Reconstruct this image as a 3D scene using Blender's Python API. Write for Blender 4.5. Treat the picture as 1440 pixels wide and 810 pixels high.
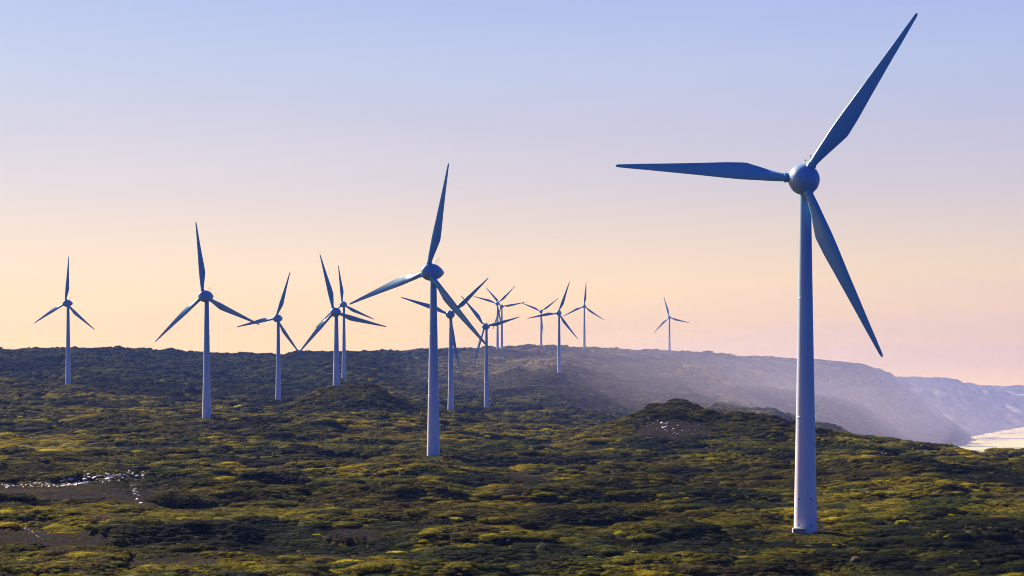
import bpy, bmesh, math, random
import numpy as np
from mathutils import Vector, Matrix

for o in list(bpy.data.objects):
    bpy.data.objects.remove(o)
random.seed(7)
RNG = np.random.default_rng(11)
sc = bpy.context.scene
COL = sc.collection
R = math.radians

# ------------------------------------------------------------------ camera
F = 3000.0            # focal length in photo pixels (photo 1440 wide)
HOR = 545.0           # photo row of the horizon
CAMZ = 100.0          # metres above the sea (sea level is z = 0)
cam = bpy.data.cameras.new('camera')
cam.sensor_width = 36.0
cam.lens = 36.0 * F / 1440.0
cam.shift_y = (HOR - 405.0) / 1440.0
cam.clip_start = 1.0
cam.clip_end = 60000.0
camo = bpy.data.objects.new('camera', cam)
camo.location = (0, 0, CAMZ)
camo.rotation_euler = (R(90), 0, 0)
COL.objects.link(camo)
sc.camera = camo

# ------------------------------------------------------------------ sun and sky
SUN_E, SUN_A = 31.0, 41.0      # elevation, degrees to the left of the view axis
sd = Vector((-math.cos(R(SUN_E)) * math.sin(R(SUN_A)), math.cos(R(SUN_E)) * math.cos(R(SUN_A)), math.sin(R(SUN_E))))
sun = bpy.data.lights.new('sun', 'SUN')
sun.energy = 5.0
sun.angle = R(0.6)
sun.color = (1.0, 0.80, 0.56)
suno = bpy.data.objects.new('sun', sun)
suno.rotation_euler = (-sd).to_track_quat('-Z', 'Y').to_euler()
suno.location = (0, 0, 400)
COL.objects.link(suno)

W = bpy.data.worlds.new('World')
sc.world = W
W.use_nodes = True
nt = W.node_tree
nt.nodes.clear()


def N(t, kind, **kw):
    n = t.nodes.new(kind)
    for k, v in kw.items():
        setattr(n, k, v)
    return n


def math_node(t, op, a, b=None, clamp=False):
    n = t.nodes.new('ShaderNodeMath')
    n.operation = op
    n.use_clamp = clamp
    for i, v in enumerate((a, b)):
        if v is None:
            continue
        if isinstance(v, (int, float)):
            n.inputs[i].default_value = v
        else:
            t.links.new(v, n.inputs[i])
    return n.outputs[0]


def ramp(t, fac, stops, interp='LINEAR'):
    n = t.nodes.new('ShaderNodeValToRGB')
    n.color_ramp.interpolation = interp
    e = n.color_ramp.elements
    while len(e) < len(stops):
        e.new(0.5)
    for el, (p, c) in zip(e, stops):
        el.position = p
        el.color = (*c, 1)
    t.links.new(fac, n.inputs[0])
    return n.outputs[0]


def mix(t, fac, a, b, blend='MIX'):
    n = t.nodes.new('ShaderNodeMix')
    n.data_type = 'RGBA'
    n.blend_type = blend
    for i, v in ((0, fac), (6, a), (7, b)):
        if isinstance(v, (int, float)):
            n.inputs[i].default_value = v
        elif isinstance(v, tuple):
            n.inputs[i].default_value = (*v, 1)
        else:
            t.links.new(v, n.inputs[i])
    return n.outputs[2]


tc = N(nt, 'ShaderNodeTexCoord')
sep = N(nt, 'ShaderNodeSeparateXYZ')
nt.links.new(tc.outputs['Generated'], sep.inputs[0])
zz = math_node(nt, 'MULTIPLY', sep.outputs[2], 2.0, True)          # 0..1 over z 0..0.5
front = ramp(nt, zz, [(0.0, (2.55, 1.48, 0.12)), (0.02, (1.88, 1.13, 0.26)), (0.055, (1.33, 0.89, 0.44)), (0.11, (1.06, 0.82, 0.56)),
                      (0.19, (0.75, 0.675, 0.70)), (0.25, (0.61, 0.61, 0.74)), (0.30, (0.53, 0.60, 0.80)), (0.36, (0.45, 0.53, 0.82)),
                      (0.42, (0.27, 0.37, 0.66)), (0.54, (0.07, 0.14, 0.42)), (1.0, (0.02, 0.07, 0.30))])
back = ramp(nt, zz, [(0.0, (0.030, 0.095, 0.43)), (0.3, (0.020, 0.088, 0.43)), (1.0, (0.010, 0.062, 0.30))])
dotv = N(nt, 'ShaderNodeVectorMath', operation='DOT_PRODUCT')
nt.links.new(tc.outputs['Generated'], dotv.inputs[0])
dotv.inputs[1].default_value = (-math.sin(R(SUN_A)), math.cos(R(SUN_A)), 0)
mr = N(nt, 'ShaderNodeMapRange', interpolation_type='SMOOTHSTEP')
mr.inputs['From Min'].default_value = 0.12
mr.inputs['From Max'].default_value = 0.53
nt.links.new(dotv.outputs['Value'], mr.inputs['Value'])
grad = mix(nt, mr.outputs[0], back, front)
# a little warmer towards the sun, a little pinker away from it
mr2 = N(nt, 'ShaderNodeMapRange')
mr2.inputs['From Min'].default_value = 0.57
mr2.inputs['From Max'].default_value = 0.88
nt.links.new(dotv.outputs['Value'], mr2.inputs['Value'])
tright = ramp(nt, zz, [(0.0, (0.93, 0.90, 0.70)), (0.09, (0.90, 0.87, 0.86)), (0.2, (0.885, 0.875, 0.92)), (0.4, (0.86, 0.88, 0.96))])
tint = mix(nt, mr2.outputs[0], tright, (1.03, 1.01, 0.96))
grad = mix(nt, 1.0, grad, tint, 'MULTIPLY')
# faint high-cloud unevenness
nz = N(nt, 'ShaderNodeTexNoise')
nz.inputs['Scale'].default_value = 3.0
nz.inputs['Detail'].default_value = 4.0
mp = N(nt, 'ShaderNodeMapping')
mp.inputs['Scale'].default_value = (1, 1, 9)
nt.links.new(tc.outputs['Generated'], mp.inputs[0])
nt.links.new(mp.outputs[0], nz.inputs['Vector'])
uneven = ramp(nt, nz.outputs[0], [(0.3, (0.965, 0.975, 0.985)), (0.7, (1.03, 1.015, 1.005))])
grad = mix(nt, 1.0, grad, uneven, 'MULTIPLY')
sky = N(nt, 'ShaderNodeTexSky')
sky.sky_type = 'NISHITA'
sky.sun_disc = False
sky.sun_elevation = R(SUN_E)
sky.sun_rotation = R(-SUN_A)
sky.dust_density = 3.0
skyd = mix(nt, 1.0, sky.outputs[0], (0.7, 0.8, 1.0), 'MULTIPLY')
bg1 = N(nt, 'ShaderNodeBackground')
bg1.inputs['Strength'].default_value = 0.05
nt.links.new(skyd, bg1.inputs['Color'])
bg2 = N(nt, 'ShaderNodeBackground')
bg2.inputs['Strength'].default_value = 0.425
nt.links.new(grad, bg2.inputs['Color'])
ms = N(nt, 'ShaderNodeMixShader')
ms.inputs[0].default_value = 0.92
nt.links.new(bg1.outputs[0], ms.inputs[1])
nt.links.new(bg2.outputs[0], ms.inputs[2])
wo = N(nt, 'ShaderNodeOutputWorld')
nt.links.new(ms.outputs[0], wo.inputs['Surface'])

vs = sc.view_settings
vs.view_transform = 'Standard'
vs.look = 'None'
vs.exposure = 1.35
vs.gamma = 1.0
vs.use_curve_mapping = False
cy = sc.cycles
cy.use_denoising = True
cy.max_bounces = 5
cy.diffuse_bounces = 2
cy.glossy_bounces = 2
cy.transmission_bounces = 2
cy.transparent_max_bounces = 8
cy.volume_bounces = 0
cy.use_adaptive_sampling = True
cy.adaptive_threshold = 0.02
cy.filter_width = 1.0

# ------------------------------------------------------------------ numpy noise


def _hash(ix, iy, s):
    h = (ix.astype(np.int64) * 374761393 + iy.astype(np.int64) * 668265263 + s * 974634777) & 0xffffffff
    h = ((h ^ (h >> 13)) * 1274126177) & 0xffffffff
    h = ((h ^ (h >> 16)) * 2246822519) & 0xffffffff
    return ((h ^ (h >> 15)) & 0xffffff) / float(0xffffff)


def vnoise(x, y, s=0):
    ix, iy = np.floor(x), np.floor(y)
    fx, fy = x - ix, y - iy
    fx = fx * fx * fx * (fx * (fx * 6 - 15) + 10)
    fy = fy * fy * fy * (fy * (fy * 6 - 15) + 10)
    a, b = _hash(ix, iy, s), _hash(ix + 1, iy, s)
    c, d = _hash(ix, iy + 1, s), _hash(ix + 1, iy + 1, s)
    return (a + (b - a) * fx) * (1 - fy) + (c + (d - c) * fx) * fy


def fbm(x, y, s=0, n=4):
    r, a, t = 0, 1.0, 0
    for i in range(n):
        r = r + a * vnoise(x, y, s + i)
        t += a
        a *= 0.5
        x, y = x * 2.03 + 17.3, y * 2.03 - 9.1
    return r / t


def domes(x, y, s=0, rmin=0.45, rmax=0.85):
    """overlapping rounded mounds, one per unit cell, 0..1"""
    ix, iy = np.floor(x), np.floor(y)
    best = np.zeros_like(x)
    for dx in (-1, 0, 1):
        for dy in (-1, 0, 1):
            cx, cy_ = ix + dx, iy + dy
            px = cx + _hash(cx, cy_, s)
            py = cy_ + _hash(cx, cy_, s + 1)
            rr = rmin + (rmax - rmin) * _hash(cx, cy_, s + 2)
            hh = 0.45 + 0.55 * _hash(cx, cy_, s + 3)
            q = 1 - ((x - px) ** 2 + (y - py) ** 2) / rr ** 2
            best = np.maximum(best, hh * np.sqrt(np.clip(q, 0, 1)))
    return best


# ------------------------------------------------------------------ where the turbines stand
RB = 35.9         # rotor radius
OVER = 2.9        # rotor plane ahead of the tower axis
# tips of the three blades, column of the tower, row of the tower foot, label
TURB = [
    ([(1290, 25), (860, 229), (1234, 500)], 12, 748, 'largest white wind turbine in the right foreground, concrete block at its foot'),
    ([(634, 231), (487, 429), (683, 487)], None, 641, 'second largest wind turbine, centre left, one blade sweeping down across its tower'),
    ([(278.6, 312), (216.2, 483), (361.6, 454)], None, 588, 'third largest wind turbine with one blade upright, on open scrub in left third'),
    ([(98, 360.5), (47.4, 456), (130.8, 462.4)], None, 542, 'leftmost wind turbine, small, standing alone before the dark ridge'),
    ([(412.9, 380.3), (331.7, 465.8), (419.4, 496.7)], None, 569, 'wind turbine left of the green knoll with one blade nearly level to the left'),
    ([(446.9, 356.2), (542.8, 463.6), (419.4, 497)], None, 549, 'wind turbine rising behind the green knoll, nearer of the two there'),
    ([(477.7, 373.2), (525.2, 447.6), (441.6, 463.2)], None, 532, 'smaller wind turbine just behind the one at the green knoll'),
    ([(689.1, 388.2), (565.2, 421.7), (641.7, 516)], 19, 576, 'wind turbine just right of the second largest, one blade hanging down its tower'),
    ([(649.4, 416.3), (730.6, 444.5), (664.5, 516)], None, 576, 'slim wind turbine on the plain below two ridge turbines, one blade hanging lower left'),
    ([(727.4, 400.9), (664.5, 418.4), (705, 461.5)], 14, 499, 'left one of two small overlapping wind turbines at the ridge'),
    ([(682.3, 405.4), (743.7, 422.9), (689, 464.7)], 14, 494, 'right one of two small overlapping wind turbines at the ridge'),
    ([(786.2, 419.1), (731.8, 425.8), (763.8, 468.9)], 9, 489, 'tiny hazy wind turbine on the crest with one blade pointing straight down'),
    ([(801.6, 395.8), (741.3, 448.1), (811.8, 476.4)], 21, 524, 'darkest small wind turbine on the hillside, foot below the skyline, by two hazy ones'),
    ([(823.5, 396.8), (849.5, 450.5), (791.1, 444.6)], 8, 491, 'tiny hazy wind turbine on the crest with one blade pointing straight up'),
    ([(933.1, 417.1), (970.4, 454.4), (919.4, 467.5)], 10, 493, 'farthest, palest wind turbine, alone on the crest above the misty slope'),
]
PLACES = []       # per turbine: label, foot, hub height, heading, first blade angle
for tips, yaw, foot, label in TURB:
    tp = np.array(tips, float)
    c_ = tp.mean(0)
    d = tp - c_
    a = math.sqrt((d[:, 0] ** 2).sum() / 1.5)
    b_ = math.sqrt((d[:, 1] ** 2).sum() / 1.5)
    psi = R(yaw) if yaw is not None else math.acos(min(1, a / b_))
    ph = [math.atan2(x / a, -y / b_) for x, y in d]
    s0 = sum(complex(math.cos(3 * q), math.sin(3 * q)) for q in ph)
    D = F * RB / b_
    hub = Vector(((c_[0] - 720) / F * D, D, CAMZ - (c_[1] - HOR) / F * D))
    phi = -(psi + math.atan2(hub.x, hub.y))
    xy = hub - OVER * Vector((math.sin(phi), -math.cos(phi), 0))
    fz = CAMZ - (foot - HOR) / F * xy.y
    PLACES.append((label, Vector((xy.x, xy.y, fz)), hub.z - fz, phi, math.atan2(s0.imag, s0.real) / 3))

# ------------------------------------------------------------------ terrain
# land profile: for several bearings, (distance, row the ground shows at)
PROF = {
    -700: [(250, 862), (320, 788), (392, 734), (500, 688), (700, 642), (1000, 596), (1300, 566), (1634, 543), (1900, 526), (2400, 492), (2900, 494), (4000, 520), (9500, 548)],
    0:    [(250, 862), (320, 790), (392, 736), (500, 688), (700, 640), (1000, 592), (1300, 563), (1634, 543), (1900, 528), (2400, 490.5), (2900, 493), (4000, 520), (9500, 548)],
    130:  [(250, 862), (320, 792), (392, 738), (500, 688), (700, 640), (1000, 592), (1300, 563), (1634, 543), (1900, 528), (2400, 491), (2900, 494), (4000, 520), (9500, 548)],
    290:  [(250, 864), (320, 793), (392, 740), (500, 689), (700, 640), (1019, 588), (1300, 570), (1634, 555), (2000, 538), (2600, 498), (3000, 501), (4000, 520), (9500, 548)],
    395:  [(250, 864), (320, 795), (392, 741), (500, 690), (700, 640), (1000, 598), (1267, 580), (1547, 569), (1900, 548), (2650, 498), (3000, 501), (4000, 520), (9500, 548)],
    450:  [(250, 864), (320, 796), (392, 741), (500, 690), (700, 641), (1000, 597), (1100, 582), (1200, 560), (1267, 553), (1400, 560), (1547, 567), (1940, 540), (2700, 497), (3000, 500), (4000, 520), (9500, 548)],
    480:  [(250, 864), (320, 796), (392, 741), (500, 690), (700, 641), (1000, 599), (1100, 575), (1200, 544), (1267, 544), (1400, 555), (1600, 560), (1940, 532), (2700, 496), (3000, 500), (4000, 520), (9500, 548)],
    520:  [(250, 864), (320, 797), (392, 741), (500, 690), (700, 641), (1000, 600), (1090, 575), (1180, 542), (1240, 541), (1300, 556), (1408, 570), (1600, 567), (1940, 540), (2750, 495), (3100, 498), (4000, 520), (9500, 548)],
    560:  [(250, 864), (320, 797), (392, 741), (500, 690), (700, 641), (1000, 602), (1100, 584), (1200, 557), (1300, 564), (1408, 574), (1816, 562), (2100, 545), (2800, 494.5), (3100, 498), (4000, 520), (9500, 548)],
    608:  [(250, 864), (320, 797), (392, 741), (500, 690), (600, 659), (695, 641), (800, 625), (1000, 604), (1200, 588), (1408, 577), (1816, 570), (2200, 545), (2950, 491.5), (3300, 495), (4000, 520), (9500, 548)],
    686:  [(250, 865), (320, 800), (392, 745), (500, 695), (695, 648), (1000, 610), (1300, 592), (1500, 585), (1816, 576), (2282, 545), (2990, 490.5), (3500, 492), (4300, 520), (9500, 548)],
    788:  [(250, 866), (320, 802), (392, 748), (500, 698), (600, 668), (800, 631), (1000, 612), (1300, 598), (1600, 590), (1900, 572), (2100, 545), (2282, 524), (2700, 508), (3168, 490), (3500, 487), (4500, 520), (9500, 548)],
    860:  [(250, 866), (320, 802), (392, 748), (500, 698), (600, 668), (750, 632), (850, 609), (900, 596), (1000, 609), (1300, 612), (1700, 592), (2000, 577), (2400, 548), (3000, 505), (3500, 490), (4500, 520), (9500, 548)],
    915:  [(250, 866), (320, 802), (392, 748), (500, 698), (600, 666), (750, 630), (850, 589), (895, 570), (930, 572), (1000, 599), (1200, 616), (1600, 610), (2000, 588), (2400, 557), (3000, 511), (3530, 491), (4500, 520), (9500, 548)],
    955:  [(250, 866), (320, 802), (392, 748), (500, 698), (600, 665), (750, 629), (850, 583), (895, 556), (935, 558), (1000, 594), (1200, 620), (1600, 620), (2000, 592), (2400, 562), (3000, 515), (3566, 491.5), (4500, 515), (9500, 548)],
    1000: [(250, 866), (320, 802), (392, 748), (500, 697), (600, 664), (750, 627), (850, 592), (900, 576), (960, 579), (1100, 595), (1300, 625), (1700, 615), (2000, 575), (2500, 567), (3000, 522), (3600, 496), (4500, 515), (9500, 548)],
    1075: [(250, 866), (320, 801), (392, 748), (500, 697), (600, 661), (750, 623), (850, 595), (950, 584), (1010, 588), (1100, 610), (1300, 632), (1700, 618), (2000, 579), (2200, 583), (2600, 575), (3050, 545), (3600, 507), (4000, 503), (4800, 512), (9500, 548)],
    1150: [(250, 866), (320, 801), (392, 748), (500, 696), (600, 658), (800, 621), (950, 598), (1000, 599), (1300, 640), (1700, 625), (2000, 588), (2200, 604), (2800, 605), (3200, 570), (3500, 525), (3700, 505), (4200, 507), (5200, 520), (9500, 548)],
    1190: [(250, 866), (320, 801), (392, 748), (500, 696), (600, 656), (800, 623), (950, 606), (1020, 607), (1300, 645), (1700, 638), (2000, 602), (2200, 615), (2800, 615), (3200, 590), (3500, 545), (3750, 507), (4200, 508), (5200, 520), (9500, 548)],
    1225: [(250, 866), (320, 801), (392, 747), (500, 695), (600, 655), (800, 625), (1000, 612), (1060, 614), (1300, 650), (1700, 655), (2000, 640), (2500, 632), (3000, 622), (3300, 600), (3600, 550), (3850, 514), (4300, 514), (5200, 524), (9500, 548)],
    1268: [(250, 866), (320, 801), (392, 746), (500, 694), (600, 654), (800, 631), (1000, 621), (1080, 622), (1300, 655), (2000, 670), (2800, 652), (3300, 629), (3600, 605), (3900, 560), (4150, 530), (4600, 536), (5200, 533), (5700, 530), (7000, 540), (9500, 546)],
    1330: [(250, 866), (320, 801), (392, 745), (500, 693), (600, 654), (800, 639), (1000, 629), (1100, 629), (1300, 662), (2000, 698), (2600, 668), (3400, 636), (3780, 626), (4000, 612), (4500, 580), (5100, 548), (5600, 530), (6300, 532), (7200, 540), (9500, 545)],
    1365: [(250, 866), (320, 801), (392, 745), (500, 693), (600, 654), (800, 641), (1000, 632), (1100, 632), (1300, 662), (2000, 705), (3000, 660), (3950, 623), (4200, 617), (4800, 590), (5400, 555), (5900, 532), (6500, 536), (7600, 540), (9500, 543)],
    1390: [(250, 866), (320, 801), (392, 745), (500, 693), (600, 654), (800, 642), (1000, 634), (1100, 634), (1300, 662), (2000, 710), (3000, 665), (4350, 619), (4600, 611), (5200, 590), (6000, 556), (6500, 541), (7200, 542), (8000, 540.5), (9500, 542)],
    1440: [(250, 866), (320, 801), (392, 745), (500, 693), (600, 654), (800, 643), (1000, 636), (1100, 636), (1300, 664), (2000, 712), (3000, 668), (5000, 610), (5300, 603), (6000, 580), (7000, 552), (8000, 540), (9500, 541)],
    1620: [(250, 866), (320, 801), (392, 745), (500, 695), (600, 660), (800, 648), (1000, 642), (1100, 642), (1300, 670), (2000, 720), (3000, 675), (6000, 600), (6400, 592), (7500, 560), (8300, 541), (9500, 541)],
    2100: [(250, 866), (320, 801), (392, 748), (500, 705), (600, 675), (800, 650), (1000, 645), (1100, 646), (1300, 685), (2000, 730), (3000, 690), (8000, 590), (8400, 575), (9000, 545), (9500, 542)],
}
GU = np.arange(-900.0, 2345.0, 5.0)
GL = np.linspace(math.log(250.0), math.log(9500.0), 500)
ku = np.array(sorted(PROF))
tab = np.array([np.interp(GL, np.log([d for d, _ in PROF[k]]), [p for _, p in PROF[k]]) for k in ku])
G = np.array([np.interp(GU, ku, tab[:, j]) for j in range(len(GL))]).T      # [u, l]


def gsm(a, sig, axis):
    n = int(sig * 3) + 1
    k = np.exp(-0.5 * (np.arange(-n, n + 1) / sig) ** 2)
    k /= k.sum()
    pad = [(0, 0), (0, 0)]
    pad[axis] = (n, n)
    p = np.pad(a, pad, mode='edge')
    return np.apply_along_axis(lambda v: np.convolve(v, k, 'valid'), axis, p)


G = gsm(gsm(G, 3.0, 0), 2.4, 1)


def base_row(u, l):
    fu = np.clip((u - GU[0]) / 5.0, 0, len(GU) - 1.001)
    fl = np.clip((l - GL[0]) / (GL[1] - GL[0]), 0, len(GL) - 1.001)
    i, j = fu.astype(int), fl.astype(int)
    a, b = fu - i, fl - j
    return (G[i, j] * (1 - a) + G[i + 1, j] * a) * (1 - b) + (G[i, j + 1] * (1 - a) + G[i + 1, j + 1] * a) * b


def smooth(a, b, x):
    t = np.clip((x - a) / (b - a), 0, 1)
    return t * t * (3 - 2 * t)


def bareness(u, row, D):
    """bare stony ground without shrubs (0..1), as places on the land"""
    b = np.zeros_like(u)
    for (cu, cr, ru, rr, d0, d1) in BARE:
        q = 1 - ((u - cu) / ru) ** 2 - ((row - cr) / rr) ** 2
        b = np.maximum(b, smooth(-0.25, 0.35, q + 0.7 * (vnoise(u * 0.06, row * 0.25, 91) - 0.5)) * ((D > d0) & (D < d1)))
    return b


def tone(u, D):
    """kind of plant cover by place: darker wooded slopes far off, yellower heath in the open plain"""
    x = (u - 720.0) / F * D
    n = fbm(x / 150, D / 260, 130, 3)
    wood = smooth(1500, 1900, D) * (1 - smooth(330, 620, u)) * (0.6 + 0.8 * n)
    wood = np.clip(wood + 0.65 * smooth(1250, 1700, D) * smooth(0.42, 0.6, n), 0, 1)
    wood = np.maximum(wood, 0.6 * smooth(865, 920, u) * (1 - smooth(1060, 1130, u)) * smooth(700, 800, D) * (1 - smooth(960, 1000, D)))
    dark = np.array([0.30, 0.45, 0.66])
    return np.concatenate([1 - wood[..., None] * (1 - dark), np.ones(wood.shape + (1,))], -1)


BARE = [(85, 689, 150, 11, 380, 640), (190, 704, 36, 16, 380, 620), (55, 757, 95, 17, 270, 440), (950, 603, 55, 12, 650, 960),
        (500, 748, 45, 8, 300, 480), (240, 790, 70, 9, 250, 400), (985, 632, 60, 8, 500, 900), (740, 672, 40, 6, 500, 800)]


def height(u, D):
    l = np.log(np.maximum(D, 250.0))
    row = base_row(u, l)
    z = -(row - HOR) / F * np.maximum(D, 250.0)
    near = np.clip(D / 250.0, 0, 1)
    z = np.where(D < 250, -9.0 + (z + 9.0) * smooth(0.0, 1.0, near), z)
    x = (u - 720.0) / F * D
    y = D
    # gentle rolls
    amp = np.clip(D / 1500.0, 0.3, 1.6)
    calm = (1 - smooth(210, 330, u)) * smooth(640, 668, row) * (1 - smooth(712, 735, row)) * (D < 700)
    calm = np.maximum(calm, smooth(840, 890, u) * (1 - smooth(1000, 1060, u)) * smooth(580, 592, row) * (1 - smooth(615, 632, row)) * (D > 600) * (D < 960))
    z = z - 2.2 - 2.6 * smooth(1500, 2300, D) + amp * (7.0 * (fbm(x / 75, y / 95, 3, 3) - 0.5) + 4.2 * (fbm(x / 30, y / 32, 9, 2) - 0.5)) * smooth(250, 420, D) * (1 - 0.9 * calm)
    bare = bareness(u, row, D)
    z = z + 1.5 * bare
    hw = CAMZ + z
    land = smooth(1.5, 14, hw)
    # gullies in the sea cliffs
    g = smooth(2600, 3200, D) * smooth(960, 1100, u) * smooth(0, 30, hw)
    wx = x + 120 * (fbm(x / 300, y / 500, 40, 2) - 0.5)
    rid = 1 - np.abs(2 * fbm(wx / 110 + y / 900, y / 700, 21, 3) - 1)
    rid2 = 1 - np.abs(2 * fbm(wx / 38 + y / 600, y / 260, 27, 3) - 1)
    top = smooth(95, 130, hw)
    z = z - g * (1 - top) * (52 * (1 - rid) + 22 * (1 - rid2))
    # shrub canopy as overlapping wind-shaped mounds
    wob = fbm(x / 30, y / 30, 5, 2)
    xs, ys = x + 5 * (vnoise(x / 9, y / 9, 60) - 0.5), y + 6 * (vnoise(x / 9, y / 9, 61) - 0.5)
    m1 = domes(xs / 24.0, ys / 19.0, 70)
    m2 = domes(xs / 9.0, ys / 8.0, 75)
    m3 = domes(xs / 2.8, ys / 2.6, 80)
    big = smooth(0.36, 0.62, wob)
    nearw = 1 - smooth(900, 2000, D)
    can = m1 * (0.8 + 2.5 * big) + m2 * 1.0 * (0.4 + 0.7 * big) + m3 * 0.25 * nearw
    f1 = domes(xs / 18.0, ys / 24.0, 85) * 1.6 + domes(xs / 46.0, ys / 60.0, 88) * 1.8
    can = can + f1 * smooth(1200, 2200, D) * (1 - 0.5 * g)
    z = z + can * land * (1 - 0.88 * bare) * smooth(60, 260, D)
    # each tower stands on its own levelled pad
    for _, ft, _, _, _ in PLACES:
        q = np.sqrt((x - ft.x) ** 2 + ((y - ft.y + 3) * 0.6) ** 2)
        w = 1 - smooth(3.0, 13.0, q)
        z = z * (1 - w) + (ft.z - CAMZ) * w
    return z, bare, land, row


def cols():
    a = np.arange(-900, -150, 15.0)
    b = np.arange(-150, 1590, 1.25)
    c = np.arange(1590, 2341, 15.0)
    return np.concatenate([a, b, c])


CU = cols()
D0 = np.linspace(12, 245, 40)
D1 = np.exp(np.linspace(math.log(247), math.log(9400), 1500))
CD = np.concatenate([D0, D1])
UU, DD = np.meshgrid(CU, CD)
HZ = np.empty_like(UU)
HB = np.empty_like(UU)
for i in range(0, len(CD), 200):
    z, b, ln, rw = height(UU[i:i + 200], DD[i:i + 200])
    HZ[i:i + 200] = z
    HB[i:i + 200] = b
HROW = HOR - F * HZ / DD
# running visibility: smallest row reached so far along each bearing
RUN = np.minimum.accumulate(np.where(DD < 200, 1e9, HROW), axis=0)


def ground(u, D):
    """(z, bareness, visible) of the built ground at bearing u, distance D"""
    u = np.atleast_1d(np.asarray(u, float))
    D = np.atleast_1d(np.asarray(D, float))
    fi = np.interp(u, CU, np.arange(len(CU)))
    fj = np.interp(D, CD, np.arange(len(CD)))
    i = np.clip(fi.astype(int), 0, len(CU) - 2)
    j = np.clip(fj.astype(int), 0, len(CD) - 2)
    a, b = fi - i, fj - j
    z = (HZ[j, i] * (1 - a) + HZ[j, i + 1] * a) * (1 - b) + (HZ[j + 1, i] * (1 - a) + HZ[j + 1, i + 1] * a) * b
    return z, HB[j, i], (HOR - F * z / D) - RUN[j, i]


def at(px, py, dmin=230, dmax=9000):
    """the place on the built ground seen first at a photo pixel: (bearing, distance, world point)"""
    i = int(np.argmin(np.abs(CU - px)))
    ok = np.where((HROW[:, i] <= py) & (CD >= dmin) & (CD <= dmax))[0]
    D = CD[ok[0]] if len(ok) else dmax
    z = float(ground(px, D)[0][0])
    return D, Vector(((px - 720.0) / F * D, D, CAMZ + z))


def grid_mesh(name, X, Y, Z):
    nr, nc = X.shape
    me = bpy.data.meshes.new(name)
    co = np.stack([X, Y, Z], -1).reshape(-1, 3).astype(np.float32)
    idx = np.arange(nr * nc).reshape(nr, nc)
    q = np.stack([idx[:-1, :-1], idx[:-1, 1:], idx[1:, 1:], idx[1:, :-1]], -1).reshape(-1, 4)
    me.vertices.add(len(co))
    me.vertices.foreach_set('co', co.ravel())
    me.loops.add(q.size)
    me.loops.foreach_set('vertex_index', q.ravel().astype(np.int32))
    me.polygons.add(len(q))
    me.polygons.foreach_set('loop_start', np.arange(0, q.size, 4, dtype=np.int32))
    me.polygons.foreach_set('use_smooth', np.ones(len(q), bool))
    me.update(calc_edges=True)
    return me


# ------------------------------------------------------------------ materials


def mat(name):
    m = bpy.data.materials.new(name)
    m.use_nodes = True
    t = m.node_tree
    b = t.nodes['Principled BSDF']
    return m, t, b


def noise(t, scale, detail=3.0, rough=0.55, vec=None, stretch=None):
    n = N(t, 'ShaderNodeTexNoise')
    n.inputs['Scale'].default_value = scale
    n.inputs['Detail'].default_value = detail
    n.inputs['Roughness'].default_value = rough
    if vec is not None:
        if stretch:
            mp_ = N(t, 'ShaderNodeMapping')
            mp_.inputs['Scale'].default_value = stretch
            t.links.new(vec, mp_.inputs[0])
            vec = mp_.outputs[0]
        t.links.new(vec, n.inputs['Vector'])
    return n.outputs[0]


def heath_colour(t):
    geo = N(t, 'ShaderNodeNewGeometry')
    p = geo.outputs['Position']
    kind = noise(t, 0.030, 3.0, 0.55, p, (0.8, 1.0, 0.2))
    fine = noise(t, 0.16, 3.0, 0.6, p, (0.8, 1.0, 0.4))
    tiny = noise(t, 1.6, 2.0, 0.6, p)
    k = math_node(t, 'ADD', math_node(t, 'MULTIPLY', kind, 0.72), math_node(t, 'MULTIPLY', fine, 0.28))
    c = ramp(t, k, [(0.34, (0.030, 0.040, 0.020)), (0.42, (0.042, 0.062, 0.018)), (0.47, (0.085, 0.092, 0.018)),
                    (0.52, (0.140, 0.130, 0.014)), (0.57, (0.085, 0.095, 0.020)), (0.62, (0.085, 0.064, 0.030)),
                    (0.68, (0.050, 0.060, 0.020))])
    kind2 = noise(t, 0.06, 3.0, 0.6, p, (1, 0.6, 0.2))
    kind3 = noise(t, 0.075, 3.0, 0.6, p, (0.7, 1.0, 0.2))
    c = mix(t, 1.0, c, ramp(t, kind3, [(0.39, (0.15, 0.19, 0.24)), (0.46, (0.55, 0.62, 0.64)), (0.53, (1.1, 1.1, 0.8)), (0.59, (2.4, 2.1, 0.75))]), 'MULTIPLY')
    yel = ramp(t, kind2, [(0.60, (0, 0, 0)), (0.70, (1, 1, 1))])
    c = mix(t, yel, c, (0.19, 0.16, 0.012))
    v = ramp(t, tiny, [(0.30, (0.45, 0.47, 0.52)), (0.5, (0.95, 0.95, 0.95)), (0.70, (1.75, 1.65, 1.45))])
    return mix(t, 1.0, c, v, 'MULTIPLY'), geo, p


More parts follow.
